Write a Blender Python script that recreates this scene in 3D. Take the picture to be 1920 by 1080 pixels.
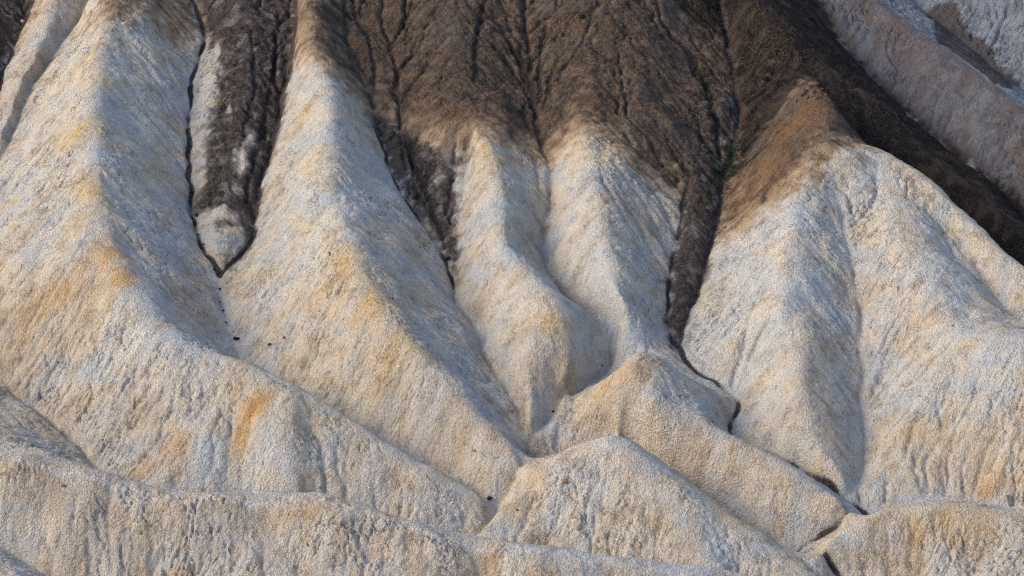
import bpy, math, time
import numpy as np
T0 = time.time()
sc = bpy.context.scene
for o in list(bpy.data.objects):
    bpy.data.objects.remove(o)

# ------------------------------------------------------------------ camera
CAM_H, PITCH, LENS = 91.0, math.radians(18.0), 100.0
cd = bpy.data.cameras.new('camera')
cd.lens = LENS; cd.sensor_width = 36.0; cd.clip_start = 1.0; cd.clip_end = 3000.0
cam = bpy.data.objects.new('camera', cd)
cam.location = (0, 0, CAM_H)
cam.rotation_euler = (math.pi/2 - PITCH, 0, 0)
sc.collection.objects.link(cam)
sc.camera = cam

# ------------------------------------------------------------------ light
SUN_EL, SUN_AZ = math.radians(33.0), math.radians(-100.0)   # azimuth from +Y (view direction), clockwise
w = bpy.data.worlds.new('World'); sc.world = w; w.use_nodes = True
nt = w.node_tree
bg = nt.nodes['Background']
sky = nt.nodes.new('ShaderNodeTexSky'); sky.sky_type = 'NISHITA'; sky.sun_disc = False
sky.sun_elevation = SUN_EL; sky.sun_rotation = SUN_AZ
sky.air_density = 1.0; sky.dust_density = 1.6; sky.ozone_density = 1.0
nt.links.new(sky.outputs[0], bg.inputs[0]); bg.inputs[1].default_value = 0.15
sd = bpy.data.lights.new('sun', 'SUN'); sd.energy = 1.45; sd.angle = math.radians(27); sd.color = (1.0, 0.82, 0.57)
sun = bpy.data.objects.new('sun', sd); sc.collection.objects.link(sun)
sx, sy, sz = math.sin(SUN_AZ)*math.cos(SUN_EL), math.cos(SUN_AZ)*math.cos(SUN_EL), math.sin(SUN_EL)
from mathutils import Vector
sun.rotation_euler = Vector((sx, sy, sz)).to_track_quat('Z', 'Y').to_euler()
sc.view_settings.view_transform = 'Standard'; sc.view_settings.look = 'None'
sc.view_settings.gamma = 1.0; sc.view_settings.use_curve_mapping = False
sc.view_settings.exposure = 0.66
sc.cycles.use_denoising = True; sc.cycles.denoiser = "OPENIMAGEDENOISE"; sc.cycles.denoising_prefilter = "NONE"; sc.cycles.denoising_input_passes = "RGB_ALBEDO_NORMAL"; sc.cycles.filter_width = 1.15; sc.cycles.max_bounces = 3; sc.cycles.diffuse_bounces = 2

# ------------------------------------------------------------------ survey: turn a bearing into a point of the ground
TS = math.tan(math.radians(17.0))     # mean slope of the hillside
Y0 = 280.0
def bearing(px, py):
    x = (px - 960)/1920*36.0/LENS; v = -(py - 540)/1920*36.0/LENS
    fy, fz = math.cos(PITCH) + v*math.sin(PITCH), -math.sin(PITCH) + v*math.cos(PITCH)
    return x/fy, fz/fy                 # dX/dY, dZ/dY
def ground(px, py, h):
    ax, az = bearing(px, py)
    y = (h - TS*Y0 - CAM_H)/(az - TS)
    return ax*y, y, h
RS = np.random.RandomState

# crest lines: photo bearing and height above the mean hillside (m)
CRESTS = {
 'foreground_ridge': [[(-160,838,6.6),(0,850,6.8),(90,858,6.7),(180,876,6.4),(260,904,5.9),(330,920,5.7),(420,923,5.9),(520,921,6.3),(600,925,6.3),(680,946,6.0),(760,976,5.7),(850,1001,5.3),(950,1015,5.0),(1050,1028,4.7),(1150,1042,4.4),(1300,1060,3.6),(1400,1080,2.8),(1520,1120,1.2)],
                      [(120,864,6.5),(112,920,5.4),(108,980,4.1),(115,1030,2.8)],[(470,924,6.0),(500,990,5.0),(520,1080,3.3),(530,1180,1.6)],[(880,1008,5.1),(900,1060,4.2),(920,1140,2.6)]],
 'left_hill': [[(-260,600,5.5),(-180,680,5.0),(-110,740,4.2),(-60,800,2.8)],
               [(-150,1000,2.0),(-60,1075,3.0),(40,1120,3.2),(200,1180,3.0)]],
 'left_spur': [[(130,-180,6),(110,-90,5.0),(100,0,3.4),(85,60,2.6),(55,130,2.0),(28,200,1.6),(0,260,1.2)],
               [(-60,-160,3.5),(-40,0,2.5),(-60,150,2.2),(-110,300,2.5),(-200,480,4.0),(-260,600,5.5)]],
 'long_ridge': [[(240,-200,8),(225,-90,7.5),(213,0,7.2),(192,80,7.2),(182,130,7.2),(177,200,7.4),(178,270,7.6),(176,330,7.4),(179,395,7.5),(195,452,7.6),(235,520,7.2),(285,590,6.6),(335,645,6.2),(385,666,6.0),(440,673,6.2),(470,684,6.2),(520,703,5.7),(600,750,4.9),(680,800,4.1),(760,853,3.2),(840,900,2.2),(900,934,1.2)],
                [(470,684,6.2),(494,735,6.0),(505,790,5.4),(530,850,4.2),(560,915,2.7)],
                [(400,760,4.5),(385,800,4.0),(372,860,2.7),(365,912,1.0)]],
 'dark_slope': [[(440,-180,6.5),(445,-80,5.0),(445,0,4.0),(452,120,3.0),(432,250,2.2),(418,350,1.5),(414,430,1.6),(408,480,0.9)]],
 'middle_ridge': [[(600,-180,8.5),(580,-80,7.6),(573,0,7.0),(568,50,6.8),(585,110,6.8),(612,160,6.8),(624,230,7.0),(615,300,7.3),(618,370,7.8),(645,425,8.2),(660,442,8.2),(662,480,7.9),(682,530,7.6),(722,600,7.0),(780,660,6.2),(830,710,5.4),(890,770,4.3),(935,828,3.2),(972,874,2.4)]],
 'brown_hillside': [[(760,-200,8.5),(740,-80,6.5),(720,0,5.0),(740,80,4.0),(765,200,2.6),(800,320,1.5),(830,420,1.0),(846,500,0.4)],
                    [(1180,-200,9.0),(1170,-100,8),(1160,0,6.8),(1130,100,5.6),(1095,190,5.0),(1088,240,5.0),(1102,300,5.2),(1112,370,5.5),(1132,450,5.3),(1150,530,4.6),(1172,596,3.6),(1185,628,2.5),(1190,652,1.4)],
                    [(1290,-200,7.5),(1290,-80,6.0),(1280,0,4.8),(1285,120,3.4),(1300,240,2.2),(1312,380,1.3),(1297,480,1.0),(1278,590,0.7)]],
 'round_spur': [[(880,-200,8.5),(870,-60,6.8),(850,60,5.6),(860,160,4.9),(895,245,4.7),(915,290,4.8),(930,350,5.0),(938,420,5.2),(955,480,5.4),(1000,522,5.5),(1036,548,5.6),(1064,600,4.9),(1072,650,4.0),(1062,705,2.9),(1036,755,1.5)],
                [(1000,522,5.5),(990,600,4.8),(988,680,3.7),(992,750,2.3),(998,805,1.0)]],
 'pyramid_hill': [[(1193,653,6.9),(1174,690,6.2),(1163,730,5.0),(1160,775,3.7),(1163,802,2.5)],
                  [(1193,653,6.9),(1235,672,5.7),(1280,705,4.2),(1330,745,2.4)],
                  [(1174,690,6.0),(1205,745,5.2),(1250,782,4.6),(1310,800,4.2),(1380,831,3.7),(1480,880,3.0),(1560,930,2.2),(1608,975,1.2)]],
 'cone_hill': [[(972,874,2.4),(1010,868,3.0),(1080,838,4.6),(1120,819,5.7),(1155,812,6.3),(1190,829,5.6),(1232,868,4.6),(1290,910,3.8),(1370,968,2.8),(1440,1020,2.0),(1500,1072,1.4),(1560,1120,0.8)],
               [(1155,812,6.3),(1200,880,5.1),(1250,950,4.0),(1310,1030,2.8),(1360,1080,1.8)],
               [(1080,838,4.6),(1040,866,3.9),(1000,902,3.0),(950,946,2.0),(905,992,1.2)]],
 'capped_hill': [[(1506,150,5.6),(1518,154,7.2),(1532,157,8.2),(1550,175,8.2),(1565,225,7.7),(1580,264,7.4),(1640,276,7.2),(1700,308,7.0),(1770,362,6.8),(1840,432,6.4),(1920,503,6.0),(2010,580,5.6),(2120,680,5.0)],
                 [(1550,175,8.2),(1515,270,7.4),(1494,370,7.2),(1482,450,7.0),(1472,560,6.2),(1480,620,5.2),(1488,660,5.0),(1494,690,5.1),(1503,740,4.5),(1514,790,3.6),(1545,850,2.3),(1585,905,.8)],
                 [(1640,276,7.2),(1672,350,7.2),(1705,430,7.2),(1738,510,7.0),(1768,580,6.7),(1800,625,6.8),(1850,643,7.9),(1920,640,8.4),(2030,648,8.4),(2140,700,7.9)]],
 'corner_ridge': [[(1530,1045,0.8),(1600,992,2.0),(1680,958,2.8),(1760,944,3.4),(1790,946,3.5),(1850,958,3.5),(1920,968,3.5),(2020,985,3.3),(2150,1010,3.0)]],
 'shadow_slope': [[(1395,-40,6.4),(1440,20,6.2),(1500,85,4.6),(1600,175,2.4),(1700,260,0.6),(1800,345,-0.8),(1920,440,-2.0),(2050,540,-3)]],
 'far_ridge': [[(1590,-60,-1.5),(1640,0,-1.5),(1720,62,-1.5),(1800,118,-1.7),(1870,170,-1.9),(1920,212,-2.1),(2000,280,-2.4),(2120,380,-3)]],
 'far_hillside': [[(1700,-160,-1),(1800,-110,-0.5),(1920,-60,0),(2100,0,0)]],
}
# drainage lines
DRAINS = [
 ('a', [(130,-160,1.5),(95,-60,0.9),(68,0,0.5),(38,60,0.2),(12,125,0),(-15,190,-.2),(-80,300,-.4),(-150,420,-.4),(-230,520,-.4)], .25, 1.0),
 ('b', [(185,-160,5.5),(172,-60,3.6),(157,20,1.6),(120,80,0.7),(90,127,0.3),(53,180,0),(33,233,0),(3,300,-.2),(-35,380,-.4),(-80,470,-.5),(-140,560,-.5),(-130,630,-.3),(-60,672,-.2),(0,710,-.2),(50,752,-.3),(105,797,-.4),(150,832,-.5),(168,862,-.6),(230,925,0),(300,956,0),(420,966,0),(560,968,0),(700,998,0),(800,1026,0),(880,1030,0)], .3, .35),
 ('c', [(350,-160,5.5),(352,-60,3.4),(362,0,2.3),(383,72,1.6),(364,140,1.2),(356,200,1.0),(355,300,0.6),(361,400,0.2),(381,470,0),(412,516,0)], .35, .9),
 ('C', [(412,516,0),(413,560,0),(428,610,0),(442,648,0),(470,700,-.2),(540,748,-.3),(640,812,-.4),(740,872,-.5),(830,916,-.5),(905,950,-.5),(930,955,-.6),(925,985,-.8),(890,1028,0),(950,1055,.2),(1050,1075,.3),(1150,1092,.3),(1300,1112,0),(1450,1140,-.4)], .12, .3),
 ('d', [(550,-160,6.5),(556,-60,4.2),(553,0,3.0),(549,110,2.0),(524,225,1.2),(493,330,0.6),(478,420,0.2),(464,466,0.1),(432,500,0),(412,516,0)], .35, 1.0),
 ('e', [(660,-160,7.0),(650,-60,5.6),(645,20,5.0),(660,110,4.2),(698,188,2.6),(712,262,1.8),(741,340,1.2),(782,402,0.7),(815,450,0.4),(838,492,0.2),(852,560,0.1)], .35, .8),
 ('E', [(852,560,0.1),(889,610,0),(908,640,0),(904,660,0),(930,702,0),(965,760,0),(984,806,-.1),(990,850,-.2)], .3, .45),
 ('f', [(885,275,2.6),(872,330,1.8),(862,400,1.2),(860,480,0.6),(855,545,0.1)], .25, .5),
 ('g', [(985,-160,7.0),(985,-60,5.4),(985,40,4.2),(995,130,3.2),(1002,200,2.5),(1012,262,1.9),(1035,312,1.5),(1036,370,1.1),(1019,430,0.8),(1020,480,0.6),(1036,532,0.4),(1062,560,0.3),(1105,597,0.2),(1150,630,0.1),(1153,648,0.1),(1148,685,0),(1100,732,0),(1045,776,-.1),(990,850,-.2),(1020,868,-.3),(1080,860,-.3),(1160,850,-.3),(1250,893,-.5),(1330,938,-.8),(1400,985,-.9),(1460,1018,-1),(1497,1034,-1)], .4, .3),
 ('h', [(1345,-160,6.0),(1345,-60,4.2),(1360,50,2.7),(1376,130,1.9),(1386,210,1.3),(1380,270,0.9),(1352,340,0.5),(1350,400,0.3),(1331,460,0.2),(1311,540,0.1),(1287,610,0),(1275,650,0)], .3, .9),
 ('H', [(1275,650,0),(1300,690,0),(1350,725,-.1),(1386,760,-.2),(1380,790,-.3),(1371,816,-.3),(1420,850,-.4),(1480,886,-.5),(1550,926,-.6),(1621,968,-.7),(1592,996,-.8),(1540,1014,-.9),(1497,1034,-1),(1522,1057,-1.1),(1562,1085,-1.2),(1630,1130,-1.3),(1800,1180,-1.5)], .12, .95),
 ('i', [(1287,330,1.5),(1274,430,0.9),(1256,520,0.6),(1250,600,0.3),(1264,645,0.05)], .2, .8),
 ('j', [(1569,372,6.2),(1590,450,5.5),(1604,530,4.3),(1614,600,3.3),(1618,680,2.1),(1615,760,1.1),(1622,830,0.2),(1621,880,-.2),(1600,915,-.5),(1585,940,-.6)], .3, .35),
 ('k', [(1962,968,1.2),(1880,946,0.9),(1790,938,0.5),(1710,944,0),(1650,958,-.4),(1621,968,-.7)], .1, .0),
 ('l', [(1520,190,3.4),(1570,232,2.2),(1640,300,-0.5),(1720,362,-2),(1830,468,-3.4),(1930,570,-4.6),(2040,680,-5.5)], .1, .3),
 ('m', [(1440,-200,2),(1490,-100,0.5),(1535,0,-1.6),(1575,70,-2.8),(1640,148,-3.8),(1760,262,-5),(1850,335,-5.8),(1930,400,-6.4),(2060,500,-7.2)], .3, .6),
 ('n', [(1640,-100,-4.5),(1720,10,-5),(1820,90,-5.4),(1920,170,-5.8),(2060,290,-6.2)], .2, .0),
 ('o', [(1750,400,6.2),(1800,457,5.0),(1845,520,4.4),(1890,580,3.8),(1950,610,3.5),(2060,630,3.2)], .08, .0),
 ('u', [(1508,150,5.2),(1470,193,3.6),(1430,247,2.3),(1392,303,1.2),(1354,352,.45)], .1, .1),
 ('p', [(-60,985,3.0),(20,1038,1.6),(110,1088,.6),(220,1140,0),(420,1220,-.5)], .2, .0),
 ('q', [(-100,1330,-.6),(500,1340,-.6),(1000,1350,-.6),(1500,1350,-1),(2100,1340,-.5)], .0, .0),
 ('w', [(212,905,5.6),(208,960,4.8),(209,1020,3.5),(212,1080,2.1),(216,1180,.6)], .12, .0),
 ('r', [(980,890,1.2),(955,925,0.2),(932,955,-.6)], .2, .2),
 ('v', [(455,800,4.2),(438,850,3.0),(432,900,1.7),(428,935,.4)], .08, .0),
 ('t', [(1445,600,4.6),(1415,655,2.4),(1388,728,.3)], .1, .0),
]

# ------------------------------------------------------------------ height of the hillside on a plan grid
CX0, CX1, CY0, CY1 = -80.0, 80.0, 204.0, 386.0
G = 0.25
NX, NY = int((CX1-CX0)/G)+1, int((CY1-CY0)/G)+1
def densify(pts, step=0.1):
    P = np.array([ground(*p) for p in pts])
    # smooth the corners a little (Catmull-Rom)
    out = []
    for i in range(len(P)-1):
        p0, p1, p2, p3 = P[max(i-1,0)], P[i], P[i+1], P[min(i+2,len(P)-1)]
        n = max(2, int(np.hypot(*(p2-p1)[:2])/step))
        t = np.linspace(0, 1, n, endpoint=False)[:,None]
        c = 0.5*((2*p1)+(-p0+p2)*t+(2*p0-5*p1+4*p2-p3)*t**2+(-p0+3*p1-3*p2+p3)*t**3)
        c[:,2:] = p1[2]+(p2[2]-p1[2])*t
        out.append(c)
    out.append(P[-1:])
    return np.vstack(out)
val = np.zeros((NY,NX)); cnt = np.zeros((NY,NX))
lab = np.zeros((NY,NX), int); barrier = np.zeros((NY,NX), bool)
def stamp(line):
    ix = np.rint((line[:,0]-CX0)/G).astype(int); iy = np.rint((line[:,1]-CY0)/G).astype(int)
    k = (ix>=0)&(ix<NX)&(iy>=0)&(iy<NY)
    np.add.at(val, (iy[k],ix[k]), line[k,2]); np.add.at(cnt, (iy[k],ix[k]), 1)
    return iy[k], ix[k]
NAMES = list(CRESTS)
crest_lines = []
for n, (name, lines) in enumerate(CRESTS.items()):
    for L in lines:
        d = densify(L); iy, ix = stamp(d); lab[iy,ix] = n+1; crest_lines.append(d)
for off, dh in ((-.5,.12), (-1.0,.18), (-1.6,.15), (-2.2,0.0)):                  # broad walkable top of the foreground ridge
    stamp(densify(CRESTS['foreground_ridge'][0])+np.array([0,off,dh]))
drain_lines = {}
for key, L, inc, mud in DRAINS:
    d = densify(L); drain_lines[key] = (d, inc, mud)
for key, (d, inc, mud) in drain_lines.items():
    iy, ix = stamp(d); barrier[iy,ix] = True; lab[iy,ix] = 0
def solve(val, cnt):
    ny, nx = val.shape
    if min(ny,nx) > 12:
        py, px = ny%2, nx%2
        v = np.pad(val, ((0,py),(0,px))); c = np.pad(cnt, ((0,py),(0,px)))
        v2 = v[::2,::2]+v[1::2,::2]+v[::2,1::2]+v[1::2,1::2]
        c2 = c[::2,::2]+c[1::2,::2]+c[::2,1::2]+c[1::2,1::2]
        u = solve(v2, c2)
        u = np.repeat(np.repeat(u,2,0),2,1)[:ny,:nx]
    else:
        u = np.full(val.shape, val.sum()/max(cnt.sum(),1))
    fix = cnt > 0; fv = np.where(fix, val/np.maximum(cnt,1), 0)
    for _ in range(90):
        p = np.pad(u, 1, mode='edge')
        u = 0.25*(p[:-2,1:-1]+p[2:,1:-1]+p[1:-1,:-2]+p[1:-1,2:])
        u[fix] = fv[fix]
    return u
H = solve(val, cnt)
def blur(a, s):
    r = max(1, int(3*s)); k = np.exp(-0.5*(np.arange(-r,r+1)/s)**2); k /= k.sum()
    for ax in (0,1):
        p = np.pad(a, [(r,r) if i==ax else (0,0) for i in (0,1)], mode='edge')
        a = sum(k[j]*np.take(p, range(j, j+a.shape[ax]), axis=ax) for j in range(2*r+1))
    return a
def dist_to(lines, shape=(NY,NX), cap=12.0):
    # distance (m) to the nearest line cell, by repeated relaxation
    d = np.full(shape, 1e3)
    for L in lines:
        ix = np.rint((L[:,0]-CX0)/G).astype(int); iy = np.rint((L[:,1]-CY0)/G).astype(int)
        k = (ix>=0)&(ix<NX)&(iy>=0)&(iy<NY); d[iy[k],ix[k]] = 0
    D1, D2 = G, G*1.414
    for _ in range(int(cap/G)):
        p = np.pad(d, 1, constant_values=1e3)
        d = np.minimum.reduce([d, p[:-2,1:-1]+D1, p[2:,1:-1]+D1, p[1:-1,:-2]+D1, p[1:-1,2:]+D1,
                               p[:-2,:-2]+D2, p[:-2,2:]+D2, p[2:,:-2]+D2, p[2:,2:]+D2])
    return np.minimum(d, cap)
def line_dist(line, reach=2.0):
    r = int(reach/G)+1; d = np.full((NY,NX), reach)
    ix = np.rint((line[:,0]-CX0)/G).astype(int); iy = np.rint((line[:,1]-CY0)/G).astype(int)
    for a in range(-r,r+1):
        for b in range(-r,r+1):
            jx, jy = ix+a, iy+b; k = (jx>=0)&(jx<NX)&(jy>=0)&(jy<NY)
            np.minimum.at(d, (jy[k],jx[k]), np.hypot(CX0+jx[k]*G-line[k,0], CY0+jy[k]*G-line[k,1]))
    return d
dG = dist_to([v[0] for v in drain_lines.values()])
dC = dist_to(crest_lines)
# round the crests (convex tops), keep the drainage sharp; two passes restore the crest heights
keep = np.clip(dG/2.2, 0, 1)
tgt = H.copy(); work = H.copy()
for it in range(3):
    Hb = blur(work, 0.95/G)*keep + blur(work, 0.3/G)*(1-keep)
    fixm = (dC < 0.2)
    err = np.where(fixm, tgt-Hb, 0); wgt = fixm.astype(float)
    e = blur(err, 1.4/G)/(blur(wgt, 1.4/G)+1e-3)
    e = np.clip(e, -.3, .6)
    work = work + e*np.exp(-(dC/2.4)**2)*0.9
H = Hb
# slopes bulge slightly between crest and channel
tt = dG/(dG+dC+.01)
H += blur(0.07*(dG+dC)*4*tt*(1-tt)*(.4+.6*tt), .6/G)

def lattice(ny, nx, cell, seed):
    """smooth lattice noise, -1..1, cell in samples"""
    cy, cx = (cell if isinstance(cell, tuple) else (cell, cell))
    r = RS(seed).uniform(-1, 1, (int(ny/cy)+4, int(nx/cx)+4))
    def ax(n, c):
        t = np.arange(n)/c; i = t.astype(int); f = t-i
        wts = np.stack([(1-f)**3/6, (3*f**3-6*f**2+4)/6, (-3*f**3+3*f**2+3*f+1)/6, f**3/6], 1)
        return i, wts
    iy, wy = ax(ny, cy); ix, wx = ax(nx, cx)
    rows = sum(wy[:,j:j+1]*r[iy+j] for j in range(4))
    return 1.9*sum(wx[:,j]*rows[:,ix+j] for j in range(4))
def bil(a, fx, fy):
    fx = np.clip(fx, 0, a.shape[1]-1.001); fy = np.clip(fy, 0, a.shape[0]-1.001)
    ix = fx.astype(np.int32); iy = fy.astype(np.int32); tx = (fx-ix).astype(np.float32); ty = (fy-iy).astype(np.float32)
    i = iy*a.shape[1]+ix; f = a.ravel()
    return (f[i]*(1-tx)+f[i+1]*tx)*(1-ty)+(f[i+a.shape[1]]*(1-tx)+f[i+a.shape[1]+1]*tx)*ty
YY = CY0+np.arange(NY)*G; XX = CX0+np.arange(NX)*G
H += (0.40*lattice(NY,NX,3.4/G,1)*np.clip(dG/2,0,1) + 0.22*lattice(NY,NX,1.5/G,2)*np.clip(dG/1.2,0,1))*np.clip(dC/2.5,.2,1)
BASE = ((YY-Y0)*TS)[:,None]
Z = BASE + H

# ------------------------------------------------------------------ running water: many drops carve rills down the slopes
def erode(Z, drops, steps, seed, rate):
    ny, nx = Z.shape; rs = RS(seed)
    Z = Z.copy()
    for batch in range(6):
        gy, gx = np.gradient(Z, G)
        n = drops//6
        x = rs.uniform(2, nx-3, n); y = rs.uniform(2, ny-3, n); vx = np.zeros(n); vy = np.zeros(n); load = np.zeros(n)
        cut = np.zeros(ny*nx)
        for s in range(steps):
            dx, dy = -bil(gx,x,y), -bil(gy,x,y)
            sl = np.hypot(dx,dy)+1e-6
            vx = 0.35*vx+0.65*dx/sl; vy = 0.35*vy+0.65*dy/sl
            m = np.hypot(vx,vy)+1e-6
            idx = np.rint(y).astype(int)*nx+np.rint(x).astype(int)
            amt = rate*np.minimum(sl,1.2)*min(1, s/12)
            cut += np.bincount(idx, weights=amt, minlength=ny*nx)
            x = np.clip(x+vx/m*0.9, 1, nx-2); y = np.clip(y+vy/m*0.9, 1, ny-2)
        c = cut.reshape(ny,nx)
        c = np.minimum(blur(c, 0.55), 0.09)
        Z = Z - c
    return Z
Ze = erode(Z, 150000, 70, 5, 0.0042)
rill = Z-Ze
rill = rill - blur(rill, 2.0/G)
near_g = np.clip(dG/1.0,0,1)
Z = Z - np.clip(rill,-.25,.3)*near_g*0.35
# branching rills: carve where water gathers
def gather(Z, seed):
    ny, nx = Z.shape
    Zn = Z+0.26*lattice(ny,nx,1.5/G,seed)+0.10*lattice(ny,nx,.7/G,seed+7)+0.05*RS(seed).uniform(-1,1,Z.shape)
    best = np.zeros(Z.shape); rec = np.arange(ny*nx).reshape(ny,nx).copy()
    idx = np.arange(ny*nx).reshape(ny,nx)
    for a in (-1,0,1):
        for b in (-1,0,1):
            if a==0 and b==0: continue
            dst = np.roll(np.roll(Zn,-a,0),-b,1); di = np.roll(np.roll(idx,-a,0),-b,1)
            sl = (Zn-dst)/math.hypot(a,b)
            if a==1: sl[-1]=-1
            if a==-1: sl[0]=-1
            if b==1: sl[:,-1]=-1
            if b==-1: sl[:,0]=-1
            m = sl>best; best = np.where(m,sl,best); rec = np.where(m,di,rec)
    order = np.argsort(-Zn.ravel()).tolist(); r = rec.ravel().tolist(); A = [1.0]*(ny*nx)
    for i in order:
        j = r[i]
        if j != i: A[j] += A[i]
    return np.array(A).reshape(ny,nx)
flow = np.zeros((NY,NX))
for it in range(3):
    A = gather(Z, 70+it)
    c = np.clip(np.log2(np.maximum(A,1)/10.0), 0, 4.5)/4.5
    c = blur(c, 0.6)
    flow = np.maximum(flow, c)
    Z = Z - 0.18*c*np.clip(dG/1.0,.2,1)*np.clip(dC/1.2,0,1)
# single rills that stand out on the faces
RILLS = [[(300,90),(320,140),(345,190),(357,230)],[(230,190),(280,240),(330,290),(352,320)],[(270,120),(300,160),(335,200),(352,235)],[(240,250),(290,290),(340,330),(358,360)],
 [(905,0),(900,40),(893,80),(890,150)],[(925,20),(950,70),(975,110),(990,150),(1000,200)],[(1020,40),(1012,110),(1012,190)],[(800,40),(790,80),(770,110),(745,130),(740,180)],[(975,90),(985,150),(995,200)],[(1050,100),(1030,150),(1018,200)],
 [(1290,100),(1320,150),(1340,220),(1350,290)],[(1150,300),(1190,350),(1230,420),(1255,480)],[(1180,310),(1220,350),(1255,410),(1270,440)],[(1130,330),(1165,400),(1200,460),(1240,520)],[(1200,330),(1240,370),(1272,400)],[(1160,360),(1195,420),(1225,470),(1250,505)],
 [(850,300),(845,350),(838,400)],[(890,290),(880,330),(868,370)],[(1000,290),(1010,330),(1016,360)],[(1045,390),(1050,430),(1040,470),(1036,500)],
 [(85,1000),(100,1020),(106,1040),(102,1065)],[(165,1020),(166,1045),(172,1070)],[(208,1000),(208,1050),(210,1080)],[(120,1005),(112,1030),(106,1045)],[(300,1040),(290,1060),(285,1080)],[(720,1025),(718,1050),(715,1075)],
 [(1420,560),(1400,620),(1385,680),(1375,720)],[(1440,600),(1420,640),(1405,670)],[(1780,570),(1720,620),(1670,650)],[(1750,650),(1700,690),(1660,730)],[(400,80),(412,130),(405,190),(385,250)],[(470,60),(480,160),(455,250),(445,330)],[(520,100),(500,200),(475,290),(462,380)],
 [(760,260),(790,330),(815,400),(835,460)],[(740,230),(760,300),(790,370)],[(650,20),(690,60),(700,120),(700,170)],[(1240,40),(1290,90),(1330,160)],[(1110,20),(1090,80),(1050,130)]]
Zrill = np.zeros((NY,NX))
def near(line, reach):
    m = np.full((NY,NX), 9.0)
    x0,x1 = int((line[:,0].min()-CX0)/G)-8, int((line[:,0].max()-CX0)/G)+9
    y0,y1 = int((line[:,1].min()-CY0)/G)-8, int((line[:,1].max()-CY0)/G)+9
    x0,y0 = max(x0,0), max(y0,0)
    gx, gy = np.meshgrid(XX[x0:x1], YY[y0:y1])
    d = np.full(gx.shape, 9.0)
    for p in line[::2]: d = np.minimum(d, np.hypot(gx-p[0], gy-p[1]))
    m[y0:y1,x0:x1] = d
    return m
def drape(px, py):
    """first point of the ground met along a bearing"""
    ax, az = bearing(px, py)
    y = np.arange(CY0+.5, CY1-.5, 0.08)
    z = CAM_H+az*y
    zt = bil(Z, (ax*y-CX0)/G, (y-CY0)/G)
    hit = np.nonzero(z <= zt)[0]
    i = hit[0] if len(hit) else len(y)-1
    return ax*y[i], y[i]
for R_ in RILLS:
    P = np.array([drape(*p) for p in R_])
    L_ = np.vstack([P[i]+(P[i+1]-P[i])*np.linspace(0,1,40)[:,None] for i in range(len(P)-1)])
    Zrill = np.maximum(Zrill, np.exp(-(near(L_,1.5)/0.26)**2)*(.7+.3*RS(len(R_)).rand()))
Z -= 0.32*Zrill
# incised channels
for key,(d,inc,mud) in drain_lines.items():
    if inc > 0:
        dd = line_dist(d)
        Z -= inc*np.exp(-(dd/0.32)**2)*(0.75+0.5*lattice(NY,NX,2.5/G,ord(key)))

def plan(pts):
    return np.array([drape(*p) if len(p)==2 else ground(*p)[:2] for p in pts])

# ------------------------------------------------------------------ zones of different clay, some with painted light and shade, as areas of the plan
gx_, gy_ = np.meshgrid(XX, YY)
def area(*polys, soft=0.6):
    m = np.zeros((NY,NX))
    for pts in polys:
        P = plan(pts); ins = np.zeros((NY,NX), bool)
        for (x1,y1),(x2,y2) in zip(P, np.roll(P,-1,0)):
            c = ((y1>gy_)!=(y2>gy_))
            xi = (x2-x1)*(gy_-y1)/((y2-y1) if abs(y2-y1)>1e-9 else 1e-9)+x1
            ins ^= c & (gx_<xi)
        m = np.maximum(m, ins)
    return blur(m.astype(float), soft/G)
def spots(lst):
    m = np.zeros((NY,NX))
    for px,py,rx,ry,a in lst:                 # radii across and along the slope, metres
        x,y = drape(px,py)
        m = np.maximum(m, a*np.exp(-(((gx_-x)/rx)**2+((gy_-y)/ry)**2)))
    return m
Zbrown = area([(560,-60,7),(553,20),(562,95),(600,118),(650,140),(700,190),(720,225),(790,262),(860,262),(905,240),(945,252),(1000,285),(1050,255),(1100,225),(1150,262),(1215,320),(1275,370),(1300,345),(1340,345),(1354,352,.45),(1392,303,1.1),(1430,247,2.2),(1470,193,3.5),(1506,150,5.2),(1530,100,4),(1500,-80,4),(1300,-200,6),(800,-250,8)],
              [(1535,150,7),(1506,150,5),(1470,195,3.2),(1430,249,2.0),(1392,305,1.0),(1354,354,.4),(1348,420),(1346,448),(1400,405),(1470,362),(1520,310),(1576,268),(1640,278,6.5),(1700,330,0),(1640,270,0),(1570,190,4)],
              [(255,-30),(258,12),(300,42),(352,50),(385,72),(372,0),(370,-60,3)],
              [(-80,-60,3),(75,-10),(62,10),(20,70),(-40,100)], soft=2.9)
Zdark = area([(372,-40),(386,70),(410,120),(400,190),(380,300),(362,395),(372,410),(400,385),(445,398),(462,435),(448,478),(415,500),(412,512),(424,515),(468,470),(484,420),(498,330),(528,230),(552,120),(556,-40)],
             [(690,180),(712,262),(741,340),(782,402),(820,455),(842,500),(856,560),(862,500),(862,430),(852,360),(846,300),(800,262),(750,235)],
             [(1300,240),(1285,330),(1273,430),(1256,520),(1248,600),(1255,650),(1277,655),(1290,612),(1315,545),(1335,462),(1352,402),(1356,345),(1385,275),(1388,200),(1340,150)],
             [(-40,-60,2),(66,-20),(64,5),(36,60),(8,130),(-30,180)], soft=0.8)
Zdark = np.maximum(Zdark, .5*area([(800,250),(885,268),(868,340),(860,430),(848,430),(840,330)], soft=.8))
Zdark = Zdark*(1-np.clip(spots([(452,300,.9,3,.8),(470,255,.7,2,.8),(400,110,.6,3,.9),(395,180,.6,3,.8),(430,200,.5,2,.5),(445,350,.8,2,.6),(380,330,.5,3,.6),(770,330,.6,2,.5),(820,330,.6,2,.6)]),0,.9))
Zdark = np.maximum(Zdark, .58*np.clip(spots([(418,415,1.7,2.6,1)]),0,1))
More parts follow.
